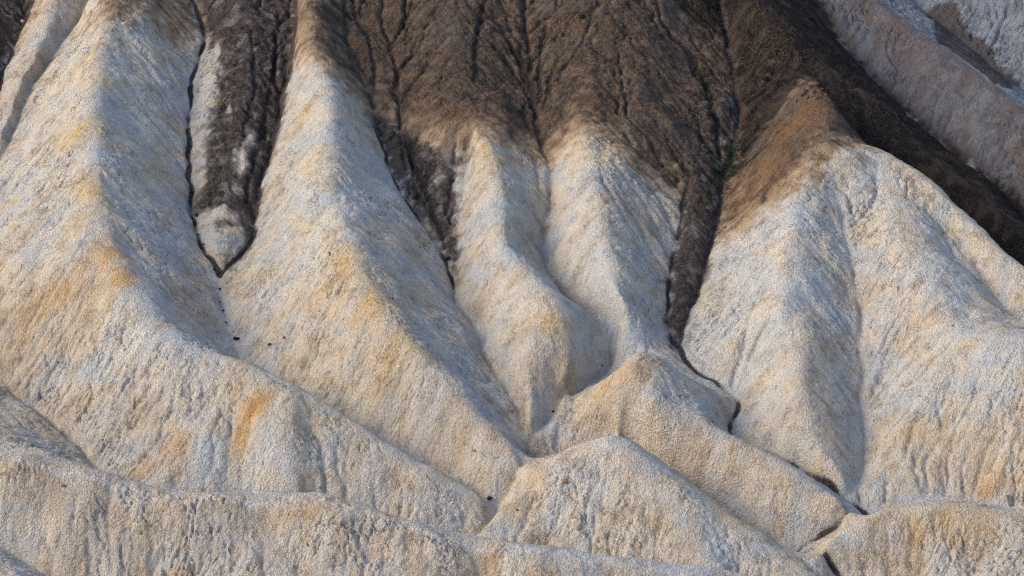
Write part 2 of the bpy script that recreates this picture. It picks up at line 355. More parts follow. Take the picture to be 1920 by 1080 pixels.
Zold = .62*area([(1390,200),(1386,275),(1392,298),(1430,243),(1470,188),(1508,148),(1500,90),(1400,40),(1362,40)], soft=.7)
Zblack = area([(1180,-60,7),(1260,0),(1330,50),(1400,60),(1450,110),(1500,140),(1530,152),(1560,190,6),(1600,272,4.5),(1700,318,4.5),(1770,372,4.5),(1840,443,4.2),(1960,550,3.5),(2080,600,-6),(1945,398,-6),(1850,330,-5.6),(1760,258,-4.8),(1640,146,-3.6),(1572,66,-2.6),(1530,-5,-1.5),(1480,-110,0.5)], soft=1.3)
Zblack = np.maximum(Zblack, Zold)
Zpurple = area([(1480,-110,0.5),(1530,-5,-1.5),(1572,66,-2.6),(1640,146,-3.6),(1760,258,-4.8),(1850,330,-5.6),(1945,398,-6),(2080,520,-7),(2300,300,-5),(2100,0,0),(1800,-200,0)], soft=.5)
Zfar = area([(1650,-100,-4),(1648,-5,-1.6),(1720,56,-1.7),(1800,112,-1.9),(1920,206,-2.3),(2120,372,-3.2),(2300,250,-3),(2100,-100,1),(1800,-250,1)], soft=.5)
Zfpatch = area([(1735,10),(1790,2),(1815,60),(1850,80),(1890,130),(1915,160),(1880,170),(1820,120),(1760,80)], soft=.8)
Zochre = np.maximum(spots([(168,120,2.2,4,.5),(150,250,2.5,3,.75),(165,350,1.6,2.6,.9),(150,400,2.2,2.0,.6),(205,480,1.6,1.7,1.0),(225,520,1.5,1.8,.9),(120,560,5,3,.45),(60,620,5,3,.35),
   (650,500,1.5,2.5,.8),(690,560,1.8,3,.75),(620,560,3.5,3,.4),(740,640,2.5,2.5,.55),(560,230,1.2,2,.45),(585,300,1.2,2,.3),
   (472,762,1.6,1.9,1.2),(455,825,1.3,1.8,.9),(400,790,1.8,1.2,.65),(330,840,1.6,1.8,.7),(270,880,1.5,1.2,.55),(470,680,2,.8,.4),
   (905,275,1.0,1.6,.75),(930,300,1,1.6,.45),(1030,600,1.4,1.6,.5),(990,620,1.6,1.4,.4),(1065,650,1.2,1.6,.45),(1085,290,1.2,2,.45),
   (1165,690,1.0,1.6,.85),(1130,720,1.4,1.2,.75),(1090,755,1.2,1.2,.5),(1215,690,1.6,1.2,.4),
   (1000,900,1.3,1.6,.6),(960,960,1.4,1.2,.6),(1170,860,2,1.5,.3),
   (1490,715,1.6,1.2,.6),(1460,350,1.8,1.2,.7),(1390,420,1.2,1.2,.7),(1720,600,2.5,1.8,.45),(1800,650,1.6,1.0,.55),(1690,800,1.6,2.0,.35),(1760,700,2.5,2.0,.3),
   (1765,975,1.5,1.2,.8),(1720,1000,1.2,1.6,.6),(1860,910,2.5,1.2,.5),(1800,1000,3,1.6,.4),
   (540,960,3,1.2,.45),(320,960,3,1.5,.3),(920,1045,.8,1.2,.5)]),
   0)
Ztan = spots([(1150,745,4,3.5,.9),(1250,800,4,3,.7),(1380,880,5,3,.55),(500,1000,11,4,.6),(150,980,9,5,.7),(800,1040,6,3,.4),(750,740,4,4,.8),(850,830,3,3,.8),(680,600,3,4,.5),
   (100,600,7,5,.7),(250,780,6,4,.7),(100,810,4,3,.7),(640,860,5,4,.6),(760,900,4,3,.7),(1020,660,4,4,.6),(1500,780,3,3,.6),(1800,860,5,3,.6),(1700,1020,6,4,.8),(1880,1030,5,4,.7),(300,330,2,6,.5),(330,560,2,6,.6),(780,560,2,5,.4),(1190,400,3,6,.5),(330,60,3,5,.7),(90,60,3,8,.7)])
Ztan = Ztan*np.clip(.75+.5*lattice(NY,NX,2.4/G,49),0,1)  # tan clay; over the pyramid hill it also paints shade behind the cone
Zochre = np.clip(Zochre*1.15, 0, 1.0)
Zbrown = np.maximum(Zbrown, np.clip(spots([(1530,166,2.0,2.5,1.2),(1546,186,2.0,2.5,1.1),(225,-10,3.5,7,.55),(585,60,2.5,5,.6),(320,20,3,5,.6)]),0,1))
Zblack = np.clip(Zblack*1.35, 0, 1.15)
Zrust = spots([(195,470,1.6,1.3,.8),(235,520,1.2,1.2,.7),(130,545,3.5,2,.5),(474,758,1.4,1.5,.95),(452,825,1.1,1.5,.7),(310,850,1.6,1.6,.6),(585,40,1.5,3,.5),(600,90,1.6,1.6,.7),(1395,420,1.2,1.4,.7),
   (1490,235,3.0,3.5,1.0),(1440,310,2.5,3,1.0),(1400,380,2,2.5,.9),(1530,200,2,2.5,.7),(950,220,3,2.5,.5),(790,230,2,2,.4),(720,100,3,3,.3),(1130,200,3,2.5,.4),(870,220,3,2,.5),(1870,910,2.2,.8,.5),(925,1050,.5,1.4,.7),(560,960,2.5,.9,.4)])
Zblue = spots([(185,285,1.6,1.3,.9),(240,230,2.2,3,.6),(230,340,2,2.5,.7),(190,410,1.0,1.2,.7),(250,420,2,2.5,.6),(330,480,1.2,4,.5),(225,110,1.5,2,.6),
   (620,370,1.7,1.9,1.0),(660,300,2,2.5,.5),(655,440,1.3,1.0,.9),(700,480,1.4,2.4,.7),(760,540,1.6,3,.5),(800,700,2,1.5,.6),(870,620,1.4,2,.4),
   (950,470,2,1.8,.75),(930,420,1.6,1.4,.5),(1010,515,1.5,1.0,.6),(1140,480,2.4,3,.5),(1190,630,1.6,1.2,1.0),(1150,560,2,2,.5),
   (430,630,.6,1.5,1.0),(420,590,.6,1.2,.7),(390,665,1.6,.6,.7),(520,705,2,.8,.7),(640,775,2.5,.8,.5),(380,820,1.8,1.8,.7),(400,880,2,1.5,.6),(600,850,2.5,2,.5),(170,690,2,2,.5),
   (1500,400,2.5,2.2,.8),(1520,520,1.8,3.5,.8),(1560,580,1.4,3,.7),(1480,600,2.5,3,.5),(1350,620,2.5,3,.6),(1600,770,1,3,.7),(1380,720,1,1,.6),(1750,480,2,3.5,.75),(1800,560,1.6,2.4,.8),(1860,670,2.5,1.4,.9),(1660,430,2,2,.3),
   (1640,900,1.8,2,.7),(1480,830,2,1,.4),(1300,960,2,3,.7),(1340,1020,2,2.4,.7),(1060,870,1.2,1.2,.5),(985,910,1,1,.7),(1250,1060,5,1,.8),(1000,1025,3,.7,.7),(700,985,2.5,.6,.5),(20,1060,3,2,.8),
   (450,310,.8,1.6,.5),(1700,60,2,3,.6),(1720,330,3,.5,.2)])  # blue-grey clay; flank spots also put cool sky light into the colour
# worn pale footpath along the foreground crest
path_line = densify(CRESTS['foreground_ridge'][0])
dP = line_dist(path_line+np.array([0,-1.55,0]))
Zpath = 1.0*np.exp(-(dP/0.27)**2)*np.clip(.8+.6*lattice(NY,NX,2.0/G,44),0,1)
# damp dark silt in the channel beds
Zbed = np.zeros((NY,NX))
for key,(d,inc,mud) in drain_lines.items():
    if mud>0:
        dd = line_dist(d)
        Zbed = np.maximum(Zbed, mud*np.exp(-(dd/(0.13+0.24*mud))**2)*np.clip(0.95+0.5*lattice(NY,NX,1.3/G,41+ord(key)),.6,1.2))
Zwet = np.clip(Zbrown+Zdark+Zblack,0,1)
Z = Z - 0.22*flow*Zwet*np.clip(dG/.8,.3,1)
print('zones', round(time.time()-T0,1))

# ------------------------------------------------------------------ hill each patch of ground belongs to (split along the drainage)
own = lab.copy()
for _ in range(400):
    p = np.pad(own, 1)
    free = (own==0)&~barrier
    if not free.any(): break
    for sl in (p[:-2,1:-1], p[2:,1:-1], p[1:-1,:-2], p[1:-1,2:]):
        own = np.where((own==0)&~barrier&(sl>0), sl, own)
for _ in range(8):
    p = np.pad(own, 1, mode='edge')
    for sl in (p[:-2,1:-1], p[2:,1:-1], p[1:-1,:-2], p[1:-1,2:]):
        own = np.where((own==0)&(sl>0), sl, own)

# ------------------------------------------------------------------ fine ground mesh
S = 0.127
FX = np.arange(CX0+4, CX1-4, S); FY = np.arange(CY0+7, CY1-5, S)
fnx, fny = len(FX), len(FY)
FXg, FYg = np.meshgrid(FX.astype(np.float32), FY.astype(np.float32))
u, v = (FXg-CX0)/G, (FYg-CY0)/G
# meandering look-up keeps the survey lines from being ruler straight
wx = 0.22*lattice(fny,fnx,1.6/S,11)+0.10*lattice(fny,fnx,.6/S,12)
wy = 0.22*lattice(fny,fnx,1.6/S,13)+0.10*lattice(fny,fnx,.6/S,14)
uw, vw = u+wx/G*.8, v+wy/G*.8
Hn = Z-BASE
FZ = bil(Hn, uw, vw) + (FYg-Y0)*TS
# downslope direction for stretched crust texture
Zs = blur(Z, 0.5/G); gy0, gx0 = np.gradient(Zs, G); gm = np.hypot(gx0,gy0)+1e-6
ddx, ddy = -gx0/gm, -gy0/gm
def streak(cell, length, seed, steps=4):
    """crust noise drawn out along the fall line"""
    n = lattice(fny, fnx, cell/S, seed).astype(np.float32)
    fx = np.arange(fnx, dtype=np.float32)[None,:]+np.zeros((fny,1),np.float32)
    fy = np.arange(fny, dtype=np.float32)[:,None]+np.zeros((1,fnx),np.float32)
    acc = n.copy(); wsum = 1.0
    for sgn in (1,-1):
        x, y = fx.copy(), fy.copy()
        for k in range(steps):
            cu, cv = u+(x-fx)*S/G, v+(y-fy)*S/G
            x = x+sgn*bil(ddx,cu,cv)*length/steps/S; y = y+sgn*bil(ddy,cu,cv)*length/steps/S
            wk = 1-k/(steps+1); acc += bil(n, x, y)*wk; wsum += wk
    return acc/wsum
st1 = streak(.6, 1.2, 21); st2 = streak(.30, .45, 22); st3 = streak(.42, .7, 23)
wash1 = streak(.5, 1.8, 24, 6)+.45*lattice(fny,fnx,.8/S,45); wash2 = streak(.9, 3.2, 25, 7)+.35*lattice(fny,fnx,1.6/S,46)
crev = np.exp(-(st2/0.07)**2)*np.clip(.5+1.2*lattice(fny,fnx,1.1/S,34),0,1)+0.9*np.exp(-(st3/0.06)**2)*np.clip(.3+1.3*lattice(fny,fnx,1.7/S,37),0,1)
b1 = 1-np.abs(lattice(fny,fnx,.8/S,31)); b2 = 1-np.abs(lattice(fny,fnx,.42/S,32)); b3 = lattice(fny,fnx,.27/S,33); b4 = RS(38).uniform(-1,1,(fny,fnx))
amp_g = np.clip(bil(dG,u,v)/0.9, .25, 1)*np.clip(bil(dC,u,v)/1.1, .5, 1)
crestf = np.clip(bil(dC,u,v)/1.6, .3, 1)
patch = 0.75+0.45*lattice(fny,fnx,5/S,35)
dkf = np.clip(bil(Zdark+Zblack+.8*Zbrown,uw,vw),0,1)
comb = 1-.75*dkf
FZ = FZ + amp_g*patch*(0.06*st1*crestf*comb + 0.07*st2*crestf*comb - 0.07*b1 - 0.08*b2 + 0.06*b3 + 0.015*b4 - 0.27*crev*crestf*comb)
FZ = FZ + 0.10*lattice(fny,fnx,2.2/S,39)*amp_g
FZ = FZ - dkf*(0.12*(1-np.abs(lattice(fny,fnx,.9/S,36)))+0.12*(1-np.abs(lattice(fny,fnx,.45/S,47)))+0.07*lattice(fny,fnx,.28/S,48))
print('fine', fny, fnx, round(time.time()-T0,1))

# ------------------------------------------------------------------ material
def clay_material():
    m = bpy.data.materials.new('eroded_clay'); m.use_nodes = True
    nt = m.node_tree; N = nt.nodes; Lk = nt.links
    bsdf = N['Principled BSDF']; bsdf.inputs['Roughness'].default_value = 0.95
    bsdf.inputs['Specular IOR Level'].default_value = 0.12
    tc = N.new('ShaderNodeTexCoord')
    def noise(scale, detail=4, rough=.6, dist=0.0):
        n = N.new('ShaderNodeTexNoise'); n.inputs['Scale'].default_value = scale; n.inputs['Detail'].default_value = detail
        n.inputs['Roughness'].default_value = rough; n.inputs['Distortion'].default_value = dist
        Lk.new(tc.outputs['Object'], n.inputs['Vector']); return n.outputs['Fac']
    def ramp(src, a, b, lo=0.0, hi=1.0):
        r = N.new('ShaderNodeMapRange'); r.interpolation_type = 'SMOOTHSTEP'
        Lk.new(src, r.inputs['Value'])
        for k,vv in zip(('From Min','From Max','To Min','To Max'), (a,b,lo,hi)): r.inputs[k].default_value = vv
        return r.outputs['Result']
    def math_(op, a, b):
        n = N.new('ShaderNodeMath'); n.operation = op
        for i,s in enumerate((a,b)):
            if isinstance(s,(int,float)): n.inputs[i].default_value = s
            else: Lk.new(s, n.inputs[i])
        return n.outputs[0]
    def attr(name):
        n = N.new('ShaderNodeAttribute'); n.attribute_name = name; return n
    def mix(fac, a, b, mode='MIX'):
        n = N.new('ShaderNodeMix'); n.data_type = 'RGBA'; n.blend_type = mode
        if isinstance(fac,(int,float)): n.inputs[0].default_value = fac
        else: Lk.new(fac, n.inputs[0])
        for i,s in ((6,a),(7,b)):
            if isinstance(s,tuple): n.inputs[i].default_value = (*s,1)
            else: Lk.new(s, n.inputs[i])
        return n.outputs[2]
    za, zb = attr('zone_a'), attr('zone_b')
    sa, sb = N.new('ShaderNodeSeparateColor'), N.new('ShaderNodeSeparateColor')
    Lk.new(za.outputs['Color'], sa.inputs[0]); Lk.new(zb.outputs['Color'], sb.inputs[0])
    brown, dark, ochre, blue = sa.outputs[0], sa.outputs[1], sa.outputs[2], za.outputs['Alpha']
    black, purple, far, bed = sb.outputs[0], sb.outputs[1], sb.outputs[2], zb.outputs['Alpha']
    zc = attr('zone_c'); s3 = N.new('ShaderNodeSeparateColor'); Lk.new(zc.outputs['Color'], s3.inputs[0])
    rust, path, fpatch, crust = s3.outputs[0], s3.outputs[1], s3.outputs[2], zc.outputs['Alpha']
    zd = attr('zone_d'); s4 = N.new('ShaderNodeSeparateColor'); Lk.new(zd.outputs['Color'], s4.inputs[0])
    wash1, wash2, wet = s4.outputs[0], s4.outputs[1], s4.outputs[2]
    n_big, n_mid, n_fine, n_grit = noise(.12,3), noise(.7,5), noise(4.6,3,.6), noise(11,2,.5)
    # gently dipping beds
    mp = N.new('ShaderNodeMapping'); mp.inputs['Rotation'].default_value = (.25,.22,0); mp.inputs['Scale'].default_value = (.05,.05,.42)
    Lk.new(tc.outputs['Object'], mp.inputs['Vector'])
    bn = N.new('ShaderNodeTexNoise'); bn.inputs['Scale'].default_value = 1.0; bn.inputs['Detail'].default_value = 4; bn.inputs['Roughness'].default_value = .6; bn.inputs['Distortion'].default_value = .35
    Lk.new(mp.outputs[0], bn.inputs['Vector']); bed_n = bn.outputs['Fac']
    c = mix(ramp(n_mid,.35,.7), (.60,.53,.43), (.54,.495,.43))
    c = mix(ramp(n_big,.4,.65,0,.45), c, (.52,.43,.335))
    c = mix(ramp(bed_n,.50,.64,0,.75), c, (.47,.495,.515))
    c = mix(ramp(bed_n,.46,.34,0,.6), c, (.59,.47,.30))
    c = mix(ramp(wash2,.58,.85,0,.6), c, (.47,.49,.505))
    c = mix(math_('MULTIPLY', ramp(wash2,.40,.15,0,.6), ramp(n_mid,.35,.6)), c, (.49,.385,.27))
    c = mix(ramp(wash1,.60,.9,0,.5), c, (.62,.58,.52))
    c = mix(math_('MULTIPLY', ramp(wash1,.38,.12,0,.35), ramp(n_mid,.4,.65)), c, (.39,.335,.275))
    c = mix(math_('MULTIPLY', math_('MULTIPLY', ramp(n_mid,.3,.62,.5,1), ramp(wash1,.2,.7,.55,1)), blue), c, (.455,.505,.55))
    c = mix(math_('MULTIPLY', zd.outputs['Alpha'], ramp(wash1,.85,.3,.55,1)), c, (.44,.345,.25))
    c = mix(math_('MULTIPLY', math_('MULTIPLY', ramp(n_mid,.28,.6,.65,1), ramp(wash2,.8,.25,.65,1)), ochre), c, (.60,.405,.18))
    c = mix(math_('MULTIPLY', math_('MULTIPLY', ramp(n_fine,.3,.62,.6,1), ramp(wash1,.8,.3,.6,1)), rust), c, (.42,.22,.10))
    c = mix(math_('MULTIPLY', ramp(n_fine,.3,.6,.7,1), path), c, (.63,.605,.575))
    # broken, downwashed edge of the brown cap
    wob = math_('ADD', math_('MULTIPLY', math_('SUBTRACT', n_mid, .5), 1.15), math_('MULTIPLY', math_('SUBTRACT', n_fine, .5), .5))
    wob = math_('ADD', wob, math_('MULTIPLY', math_('SUBTRACT', wash1, .5), .22))
    def wobbled(z, k=1.0): return math_('ADD', z, math_('MULTIPLY', math_('MULTIPLY', wob, k), ramp(z,.02,.22)))
    bw = wobbled(brown,.95)
    c = mix(ramp(bw,.02,.45,0,.9), c, (.36,.25,.155))
    cb = mix(ramp(n_fine,.35,.65), (.075,.052,.040), (.155,.103,.070))
    cb = mix(ramp(n_mid,.42,.68,0,.85), cb, (.062,.051,.045))
    cb = mix(ramp(n_fine,.55,.72,0,.6), cb, (.19,.145,.11))
    cb = mix(ramp(n_big,.48,.62,0,.6), cb, (.115,.095,.08))
    cb = mix(math_('MULTIPLY', ramp(n_mid,.3,.6), rust), cb, (.21,.118,.062))
    cb = mix(ramp(wet,.25,.75,0,.85), cb, (.03,.026,.025))
    c = mix(ramp(bw,.28,.98), c, cb)
    dk = ramp(wobbled(dark,1.1), .18, .8)
    cd_ = mix(ramp(n_mid,.38,.62), (.048,.037,.034), (.11,.087,.074))
    cd_ = mix(ramp(n_fine,.50,.70,0,.6), cd_, (.17,.148,.132))
    cd_ = mix(math_('MULTIPLY', ramp(wash1,.6,.95,0,.6), ramp(n_mid,.45,.6)), cd_, (.27,.25,.235))
    cd_ = mix(ramp(wet,.2,.7,0,.85), cd_, (.028,.024,.024))
    c = mix(dk, c, cd_)
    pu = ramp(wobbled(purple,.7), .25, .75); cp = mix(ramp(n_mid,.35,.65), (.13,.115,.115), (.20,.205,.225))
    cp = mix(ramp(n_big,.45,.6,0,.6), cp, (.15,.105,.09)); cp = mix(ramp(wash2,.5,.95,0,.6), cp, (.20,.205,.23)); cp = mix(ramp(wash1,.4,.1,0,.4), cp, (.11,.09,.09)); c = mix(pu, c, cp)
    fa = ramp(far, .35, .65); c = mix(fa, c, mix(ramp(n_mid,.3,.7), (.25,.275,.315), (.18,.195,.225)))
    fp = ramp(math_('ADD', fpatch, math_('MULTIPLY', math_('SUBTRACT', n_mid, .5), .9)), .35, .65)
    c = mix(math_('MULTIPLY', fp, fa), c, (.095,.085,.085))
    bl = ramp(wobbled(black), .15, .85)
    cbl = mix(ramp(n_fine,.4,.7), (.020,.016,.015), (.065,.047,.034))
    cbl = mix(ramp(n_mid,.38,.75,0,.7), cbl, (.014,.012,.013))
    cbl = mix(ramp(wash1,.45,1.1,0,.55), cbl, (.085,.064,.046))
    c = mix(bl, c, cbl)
    be = ramp(math_('ADD', bed, math_('MULTIPLY', math_('SUBTRACT', n_fine, .5), .7)), .38, .7)
    c = mix(be, c, mix(ramp(n_fine,.35,.65), (.045,.037,.037), (.095,.08,.076)))
    # grit: fine speckle of mineral grains
    g = ramp(n_fine,.28,.72,.80,1.15); gg = N.new('ShaderNodeCombineColor')
    for i in range(3): Lk.new(g, gg.inputs[i])
    c = mix(1.0, c, gg.outputs[0], 'MULTIPLY')
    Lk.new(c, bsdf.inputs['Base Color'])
    # crinkled popcorn crust
    vo = N.new('ShaderNodeTexVoronoi'); vo.feature = 'DISTANCE_TO_EDGE'; vo.inputs['Scale'].default_value = 1.5
    wn = N.new('ShaderNodeTexNoise'); wn.inputs['Scale'].default_value = 1.6; wn.inputs['Detail'].default_value = 4
    Lk.new(tc.outputs['Object'], wn.inputs['Vector'])
    vm = N.new('ShaderNodeVectorMath'); vm.operation = 'MULTIPLY_ADD'; vm.inputs[1].default_value = (1.6,1.6,1.6)
    Lk.new(wn.outputs['Color'], vm.inputs[0]); Lk.new(tc.outputs['Object'], vm.inputs[2]); Lk.new(vm.outputs[0], vo.inputs['Vector'])
    hgt = math_('ADD', math_('MULTIPLY', n_fine, 1.0), math_('MULTIPLY', math_('MULTIPLY', ramp(vo.outputs['Distance'],0,.07), ramp(n_mid,.48,.66)), .30))
    hgt = math_('ADD', hgt, math_('MULTIPLY', n_grit, .3))
    bp = N.new('ShaderNodeBump'); bp.inputs['Strength'].default_value = 1.0; bp.inputs['Distance'].default_value = 0.30
    Lk.new(hgt, bp.inputs['Height']); Lk.new(bp.outputs[0], bsdf.inputs['Normal'])
    return m
CLAY = clay_material()

# ------------------------------------------------------------------ build one mesh per hill
fy_i = np.clip(np.rint(v).astype(int),0,NY-1); fx_i = np.clip(np.rint(u).astype(int),0,NX-1)
fown = own[np.clip(np.rint(vw).astype(int),0,NY-1), np.clip(np.rint(uw).astype(int),0,NX-1)]
def samp(a): return bil(a, uw, vw).astype(np.float32)
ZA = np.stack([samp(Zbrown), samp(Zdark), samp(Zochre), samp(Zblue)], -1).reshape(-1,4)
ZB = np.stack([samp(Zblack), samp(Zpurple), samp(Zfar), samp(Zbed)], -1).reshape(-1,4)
ZC = np.stack([samp(Zrust), samp(Zpath), samp(Zfpatch), np.clip(.5+st1,0,1)], -1).reshape(-1,4).astype(np.float32)
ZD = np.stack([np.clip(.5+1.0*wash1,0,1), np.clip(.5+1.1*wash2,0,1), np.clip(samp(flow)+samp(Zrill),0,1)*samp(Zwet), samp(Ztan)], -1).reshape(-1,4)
V = np.stack([FXg, FYg, FZ], -1).reshape(-1,3).astype(np.float32)
gyf, gxf = np.gradient(FZ, S)
NRM = np.stack([-gxf, -gyf, np.ones_like(gxf)], -1).reshape(-1,3); NRM /= np.linalg.norm(NRM,axis=1,keepdims=True)
ii = (np.arange(fny-1)[:,None]*fnx+np.arange(fnx-1)[None,:])
Q = np.stack([ii, ii+1, ii+fnx+1, ii+fnx], -1).reshape(-1,4)
qx, qy = FXg[:-1,:-1].ravel(), FYg[:-1,:-1].ravel()
inside = np.abs(qx) < 0.18*qy*1.22+2          # leave off corners far to the sides
qo = fown[:-1,:-1].ravel()
TITLES = {
 'foreground_ridge': 'long pale ridge with a worn footpath crossing the bottom left foreground',
 'left_hill': 'low shaded clay hill at the left edge above the foreground ridge',
 'left_spur': 'narrow tan spur in the top left corner beside the dark gully',
 'long_ridge': 'long sharp ridge with yellow left face descending through the left of the view',
 'dark_slope': 'dark muddy slope between the two tall pale ridges on the left',
 'middle_ridge': 'tall pale ridge with brown top and blue grey shoulder left of centre',
 'brown_hillside': 'broad rilled brown hillside with a pale spur at top centre',
 'round_spur': 'rounded pale spur below the brown hillside in the centre',
 'pyramid_hill': 'small pyramid shaped hill with ochre peak right of centre',
 'cone_hill': 'bright pale cone hill in the bottom centre foreground',
 'capped_hill': 'large pale hill with a brown capped peak on the right',
 'corner_ridge': 'tan ridge with a yellow patch in the bottom right corner',
 'shadow_slope': 'nearly black slope behind the brown capped peak',
 'far_ridge': 'purple grey ridge slanting across the top right',
 'far_hillside': 'distant blue grey hillside with dark patches in the top right corner',
}
def mesh_object(name, verts, quads, za, zb, zc, zd, nrm):
    me = bpy.data.meshes.new(name)
    me.vertices.add(len(verts)); me.vertices.foreach_set('co', verts.ravel())
    me.loops.add(len(quads)*4); me.loops.foreach_set('vertex_index', quads.ravel().astype(np.int32))
    me.polygons.add(len(quads)); me.polygons.foreach_set('loop_start', np.arange(0,len(quads)*4,4,dtype=np.int32))
    me.polygons.foreach_set('use_smooth', np.ones(len(quads),bool))
    me.update(calc_edges=True)
    for nm, a in (('zone_a',za),('zone_b',zb),('zone_c',zc),('zone_d',zd)):
        at = me.attributes.new(nm, 'FLOAT_COLOR', 'POINT'); at.data.foreach_set('color', np.ascontiguousarray(a,dtype=np.float32).ravel())
    if nrm is not None: me.normals_split_custom_set_from_vertices(nrm.tolist())
    me.materials.append(CLAY)
    o = bpy.data.objects.new(name, me); sc.collection.objects.link(o)
    o['kind'] = 'structure'
    return o
for n, name in enumerate(NAMES):
    k = inside & (qo == n+1)
    if not k.any(): continue
    q = Q[k]; used, inv = np.unique(q, return_inverse=True)
    o = mesh_object(name, V[used], inv.reshape(-1,4), ZA[used], ZB[used], ZC[used], ZD[used], NRM[used])
    o['label'] = TITLES[name]
print('hills', inside.sum(), round(time.time()-T0,1))

FZ = np.ascontiguousarray(FZ); Z = np.ascontiguousarray(Z)
def height(x, y):
    return float(bil(FZ, np.array([(x-FX[0])/S]), np.array([(y-FY[0])/S]))[0])
def tag(o, label, cat, group=None):
    o['label'] = label; o['category'] = cat
    if group: o['group'] = group

# ------------------------------------------------------------------ the land that goes on around the view
def outer():
    st = 2.0
    ox = np.arange(-300, 301, st); oy = np.arange(-20, 560, st)
    gx, gy = np.meshgrid(ox, oy)
    base = np.where(gy < 200, np.maximum((200-Y0)*TS+ (200-gy)*0.02, 86-0.66*gy), np.where(gy<390, (gy-Y0)*TS, (390-Y0)*TS+(gy-390)*0.12))
    hh = bil(H, (np.clip(gx,CX0,CX1)-CX0)/G, (np.clip(gy,CY0,CY1)-CY0)/G)
    out = np.maximum(np.maximum(np.abs(gx)-0.2196*gy+2, CY0+9-gy), gy-CY1+7)
    k = np.clip(out/30, 0, 1)
    rg = (1-np.abs(lattice(*gx.shape, (26,9), 61)))*7-3+1.5*lattice(*gx.shape, 4, 62)
    z = base+hh*(1-k)+rg*k*np.clip(gy/150,0,1) - np.where(out<1.0, 3.0, 0.0)
    Vt = np.stack([gx,gy,z],-1).reshape(-1,3).astype(np.float32)
    nx = len(ox); i = (np.arange(len(oy)-1)[:,None]*nx+np.arange(nx-1)[None,:])
    q = np.stack([i,i+1,i+nx+1,i+nx],-1).reshape(-1,4)
    keepq = (out[:-1,:-1] > -6).ravel()
    q = q[keepq]; used, inv = np.unique(q, return_inverse=True)
    zz = np.zeros((len(used),4),np.float32)
    brown = np.clip((Vt[used,1]-330)/30,0,1); za = zz.copy(); za[:,0] = brown
    zc = zz.copy(); zc[:,3] = .5
    o = mesh_object('terrain', Vt[used], inv.reshape(-1,4), za, zz, zc, zc*0+np.array([.5,.5,0,.3],np.float32), None)
    o['label'] = 'eroded clay land continuing around the hills'
outer()

# ------------------------------------------------------------------ loose stones
def stone_material(name, c1, c2):
    m = bpy.data.materials.new(name); m.use_nodes = True; nt = m.node_tree; N = nt.nodes
    b = N['Principled BSDF']; b.inputs['Roughness'].default_value = .9; b.inputs['Specular IOR Level'].default_value = .15
    tc = N.new('ShaderNodeTexCoord'); n = N.new('ShaderNodeTexNoise'); n.inputs['Scale'].default_value = 6; n.inputs['Detail'].default_value = 5
    nt.links.new(tc.outputs['Object'], n.inputs['Vector'])
    r = N.new('ShaderNodeValToRGB'); r.color_ramp.elements[0].position = .35; r.color_ramp.elements[1].position = .65
    r.color_ramp.elements[0].color = (*c1,1); r.color_ramp.elements[1].color = (*c2,1)
    nt.links.new(n.outputs['Fac'], r.inputs[0]); nt.links.new(r.outputs[0], b.inputs['Base Color'])
    bp = N.new('ShaderNodeBump'); bp.inputs['Distance'].default_value = .08; nt.links.new(n.outputs['Fac'], bp.inputs['Height']); nt.links.new(bp.outputs[0], b.inputs['Normal'])
    return m
STONE = {'dark': stone_material('dark_stone', (.022,.017,.017), (.055,.045,.042)), 'brown': stone_material('brown_stone', (.07,.042,.028), (.16,.10,.065)),
         'ochre': stone_material('ochre_stone', (.30,.19,.085), (.42,.29,.14)), 'white': stone_material('white_stone', (.75,.75,.76), (.85,.85,.86)),
         'grey': stone_material('grey_stone', (.13,.12,.12), (.22,.20,.19)), 'pale': stone_material('pale_stone', (.36,.30,.23), (.45,.39,.31))}
import bmesh
def stone(kind, px, py, wpx, label, group=None, tall=.75, seed=0, turn=0.0, name=None, sink=.3):
    x, y = drape(px, py); z = height(x, y)
    r = wpx*0.0275*(y/285)
    bm = bmesh.new(); bmesh.ops.create_icosphere(bm, subdivisions=2, radius=1)
    rs = RS(1000+seed); cuts = rs.normal(size=(9,3)); cuts /= np.linalg.norm(cuts,axis=1)[:,None]; dep = rs.uniform(.55,.9,9)
    for vtx in bm.verts:
        p = np.array(vtx.co)
        for cdir, dd in zip(cuts, dep):        # split faces of a broken stone
            t = p@cdir
            if t > dd: p = p-(t-dd)*cdir
        p = p*(1+.08*rs.normal())
        vtx.co = Vector((p[0]*r, p[1]*r*rs.uniform(.95,1.05), p[2]*r*tall))
    nm = name or {'dark':'dark_stone','brown':'brown_boulder','ochre':'ochre_lump','white':'white_flake','grey':'grey_slab','pale':'pale_boulder'}[kind]
    me = bpy.data.meshes.new(nm); bm.to_mesh(me); bm.free(); me.materials.append(STONE[kind])
    o = bpy.data.objects.new(nm, me); sc.collection.objects.link(o)
    o.location = (x, y, z+r*tall*(1-2*sink)*.6); o.rotation_euler = (0, 0, turn or rs.uniform(0,6))
    tag(o, label, 'rock', group)
    return o
gd = 'dark stones in the gully beds'
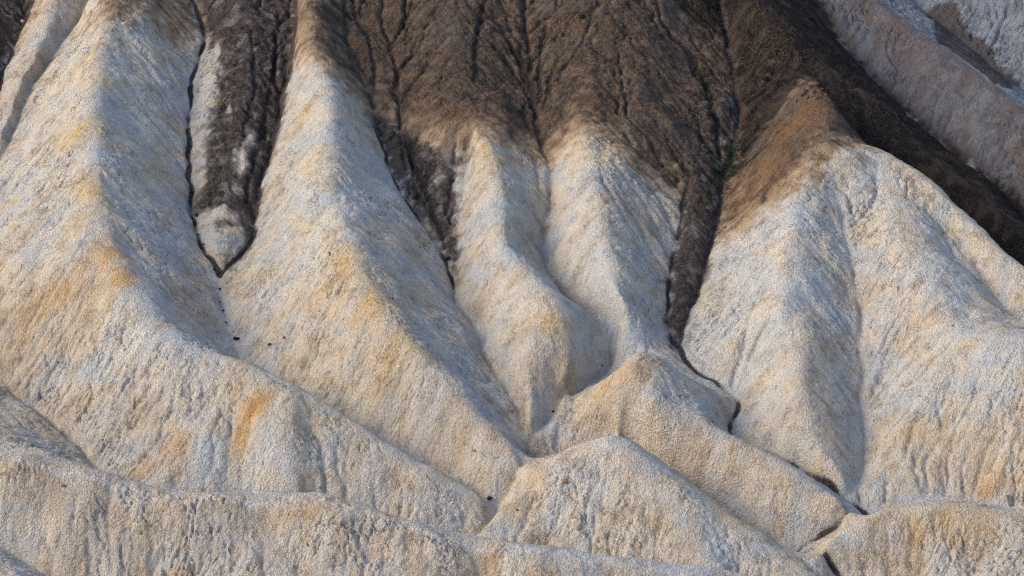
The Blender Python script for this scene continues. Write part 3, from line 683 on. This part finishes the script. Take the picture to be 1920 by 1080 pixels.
DST = [(443,636,15,'largest dark stone at the foot of the gully behind the long ridge'),(424,605,6,'small dark stone just above the big dark stone in the left gully'),(438,624,5,'tiny dark pebble touching the top of the big dark stone'),
 (418,583,6,'small dark stone midway along the pale floor of the left gully'),(411,566,5,'dark pebble high on the pale floor of the left gully'),(412,543,7,'dark stone just below the muddy plug of the left gully'),
 (369,404,12,'dark stone where the left gully starts beside the muddy slope'),(362,418,6,'dark stone just under the start of the left gully'),(372,440,6,'dark stone left of the small rounded knob'),(383,462,5,'dark pebble at lower left of the small rounded knob'),(401,505,7,'dark stone at the lower tip of the small rounded knob'),
 (840,487,12,'black stone in the dark gully between middle ridge and round spur'),(1038,531,9,'dark stone in the notch between the two central pale spurs'),(1050,545,6,'smaller dark stone right of the notch between central spurs'),
 (918,938,12,'dark stone in the hollow left of the bright cone hill'),(1129,690,5,'tiny dark stone on the slope left of the pyramid hill peak'),(1037,774,7,'dark stone in the gully left of the pyramid hill'),(1093,728,4,'dark speck stone at the gully edge below the round spur'),
 (1360,424,5,'small dark stone on the brown face beside the main gully')]
for i,(a,b,c,l) in enumerate(DST): stone('dark', a, b, c, l, gd, .7, i)
gb = 'boulders crowning the brown peak'
BST = [(1531,158,12,'highest brown boulder on the brown peak'),(1520,160,10,'brown boulder just left of the highest one on the peak'),(1510,167,12,'dark brown boulder at the left shoulder of the brown peak'),(1503,176,9,'small brown boulder below the left shoulder boulder of the peak'),
 (1527,170,11,'brown boulder directly under the top of the brown peak'),(1540,164,9,'brown boulder on the right side of the peak top'),(1516,178,10,'brown boulder in the middle of the peak boulders'),(1494,184,9,'lowest left brown boulder of the peak'),(1548,176,8,'small brown boulder right below the peak top'),(1532,184,7,'lowest small brown boulder under the peak top')]
for i,(a,b,c,l) in enumerate(BST): stone('brown', a, b, c, l, gb, .85, 40+i, sink=.2)
gw = 'white mineral flakes'
WST = [(830,929,6,'upper white flake of the bright cluster on the shaded slope'),(834,936,5,'second white flake of the bright cluster on the shaded slope'),(847,943,6,'largest low white flake of the cluster on the shaded slope'),(852,948,4,'tiny white flake at the right end of the bright cluster'),
 (880,984,4,'white flake near the foot of the shaded slope, leftmost of three'),(892,986,4,'white flake near the foot of the shaded slope, middle of three'),(900,984,4,'white flake near the foot of the shaded slope, rightmost of three'),(655,882,5,'white flake high on the shaded slope above the footpath'),(719,891,4,'white flake right of the highest one on the shaded slope'),(692,918,4,'white flake just above the footpath'),
 (878,443,5,'white flake on the upper round spur'),(511,671,5,'white flake at the foot of the middle ridge'),(1670,525,6,'white flake on the right pale hill')]
for i,(a,b,c,l) in enumerate(WST): stone('white', a, b, c, l, gw, .5, 60+i)
for i,(a,b,c,k,l,t) in enumerate([(118,909,13,'ochre','tan lump on the face of the foreground ridge at far left',.5),(418,933,11,'ochre','ochre lump on the footpath of the foreground ridge',.5),(600,915,9,'ochre','ochre lump on the skyline of the foreground ridge',.6),(1058,902,13,'ochre','ochre lump on the left face of the bright cone hill',.5),(968,955,11,'ochre','ochre lump low on the left edge of the cone hill',.5),(888,845,12,'ochre','ochre lump on the lower middle ridge above the saddle',.4),(533,635,9,'brown','brown lump low on the middle ridge right of the gully',.5),(505,645,11,'brown','flat brown lump at the foot of the middle ridge',.4),(43,38,11,'pale','pale boulder in the dark gully at the top left corner',.8),(1785,610,9,'pale','pale lump on the right hill above its bright shoulder',.5)]):
    stone(k, a, b, c, l, None, t, 90+i)
def slab(px, py):
    x, y = drape(px, py); z = height(x, y)
    bm = bmesh.new(); bmesh.ops.create_cube(bm, size=1)
    bmesh.ops.subdivide_edges(bm, edges=bm.edges[:], cuts=2, use_grid_fill=True)
    rs = RS(7)
    for vt in bm.verts: vt.co = Vector((vt.co.x*.36, vt.co.y*.30, vt.co.z*1.15))+Vector(rs.normal(size=3)*.03)
    me = bpy.data.meshes.new('grey_slab'); bm.to_mesh(me); bm.free(); me.materials.append(STONE['grey'])
    o = bpy.data.objects.new('grey_slab', me); sc.collection.objects.link(o); o.location = (x,y,z+.12); o.rotation_euler = (math.radians(-48), math.radians(-16), 0)
    tag(o, 'small upright grey rock slab on the slope at the right edge', 'rock')
slab(1893, 942)

# ------------------------------------------------------------------ sparse plants
def soup(name, verts, faces, mat, label, cat):
    me = bpy.data.meshes.new(name); me.from_pydata(verts, [], faces); me.materials.append(mat)
    o = bpy.data.objects.new(name, me); sc.collection.objects.link(o); o['kind'] = 'stuff'; tag(o, label, cat); return o
GREEN = stone_material('green_leaf', (.014,.032,.012), (.035,.062,.024)); STRAW = stone_material('dry_straw', (.10,.072,.045), (.19,.145,.095)); TWIG = stone_material('dark_twig', (.02,.02,.016), (.05,.045,.03))
def leaves(spots_, per, size, seed, spread):
    rs = RS(seed); vs, fs = [], []
    for px,py in spots_:
        x0,y0 = drape(px,py)
        for _ in range(per):
            x, y = x0+rs.normal()*spread, y0+rs.normal()*spread; z = height(x,y)+abs(rs.normal())*size*1.2
            a = rs.normal(size=3); a /= np.linalg.norm(a); b = np.cross(a, rs.normal(size=3)); b /= np.linalg.norm(b)+1e-6
            L = size*rs.uniform(.6,1.3); p = np.array([x,y,z]); n = len(vs)
            vs += [tuple(p-a*L), tuple(p+b*L*.35), tuple(p+a*L), tuple(p-b*L*.35)]; fs.append((n,n+1,n+2,n+3))
    return vs, fs
rs = RS(5)
pts = [(1352+rs.normal()*9, 325+rs.normal()*12) for _ in range(16)]+[(1372+rs.normal()*7, 290+rs.normal()*16) for _ in range(16)]+[(1340+rs.normal()*5,350+rs.normal()*8) for _ in range(5)]+[(1325+rs.normal()*8,160+rs.normal()*25) for _ in range(8)]+[(1390+rs.normal()*5,270+rs.normal()*10) for _ in range(8)]
soup('green_plants', *leaves(pts, 45, .10, 3, .28), GREEN, 'low green plants growing along the bed of the main dark gully', 'plants')
pts = [(1085+rs.normal()*22, 40+rs.normal()*25) for _ in range(26)]+[(1440+rs.normal()*40, 90+rs.normal()*35) for _ in range(30)]
def strands(spots_, per, length, seed, spread, rad):
    rs = RS(seed); vs, fs = [], []
    for px,py in spots_:
        x0,y0 = drape(px,py)
        for _ in range(per):
            x, y = x0+rs.normal()*spread, y0+rs.normal()*spread; z = height(x,y)
            d = rs.normal(size=3)*np.array([1,1,.25]); d /= np.linalg.norm(d); L = length*rs.uniform(.5,1.4); P = []
            for k in range(5):
                t = k/4; px_, py_ = x+d[0]*L*t, y+d[1]*L*t
                P.append(np.array([px_, py_, height(px_,py_)+.03+.22*L*math.sin(math.pi*t)]))
                d = d+rs.normal(size=3)*.25; d /= np.linalg.norm(d)
            for k in range(4):
                n = len(vs); q = np.cross(P[k+1]-P[k],[0,0,1]); q = q/(np.linalg.norm(q)+1e-6)*rad; up = np.array([0,0,rad*1.6])
                vs += [tuple(P[k]-q),tuple(P[k]+q),tuple(P[k]+up),tuple(P[k+1]-q),tuple(P[k+1]+q),tuple(P[k+1]+up)]
                fs += [(n,n+1,n+4,n+3),(n+1,n+2,n+5,n+4),(n+2,n,n+3,n+5)]
    return vs, fs
soup('dry_brush', *strands(pts+[(1610,175),(1640,200),(1720,250),(1800,300),(1690,230),(1760,310)], 3, 1.2, 9, .8, .015), STRAW, 'thin dry straw coloured brush scattered over the dark upper slopes', 'dry brush')
def shrub(px, py, r, label):
    x, y = drape(px,py); z = height(x,y); rs = RS(int(px)); vs, fs = [], []
    for _ in range(420):
        d = rs.normal(size=3); d[2] = abs(d[2]); d /= np.linalg.norm(d); p = np.array([x,y,z])+d*r*rs.uniform(.4,1.0)
        a = rs.normal(size=3); a /= np.linalg.norm(a); b = np.cross(a,d); n = len(vs); L = r*.22
        vs += [tuple(p-a*L),tuple(p+b*L*.4),tuple(p+a*L),tuple(p-b*L*.4)]; fs.append((n,n+1,n+2,n+3))
    root = bpy.data.objects.new('shrub', None); sc.collection.objects.link(root); root.location = (x,y,z)
    tag(root, label, 'shrub', 'dark shrubs on the upper slope')
    me = bpy.data.meshes.new('foliage'); me.from_pydata([(a_-x,b_-y,c_-z) for a_,b_,c_ in vs],[],fs); me.materials.append(TWIG)
    f = bpy.data.objects.new('foliage', me); sc.collection.objects.link(f); f.parent = root
    bm = bmesh.new()
    for k in range(5):
        an = k*1.26; tip = Vector((math.cos(an)*r*.6, math.sin(an)*r*.6, r*.7)); w_ = .03
        v0 = [bm.verts.new((math.cos(t)*w_, math.sin(t)*w_, -.1)) for t in (0,2.1,4.2)]; v1 = bm.verts.new(tip)
        for i in range(3): bm.faces.new((v0[i], v0[(i+1)%3], v1))
    me = bpy.data.meshes.new('stem'); bm.to_mesh(me); bm.free(); me.materials.append(TWIG)
    f = bpy.data.objects.new('stem', me); sc.collection.objects.link(f); f.parent = root
for px,py,r,l in [(1434,145,.42,'dark round shrub on the olive slope left of the brown peak'),(1404,60,.35,'dark shrub near the top edge above the main gully'),(1092,30,.45,'dark shrub among dry brush at the top of the brown hillside'),(1330,215,.4,'dark shrub left of the main gully')]:
    shrub(px,py,r,l)
print('done', round(time.time()-T0,1))
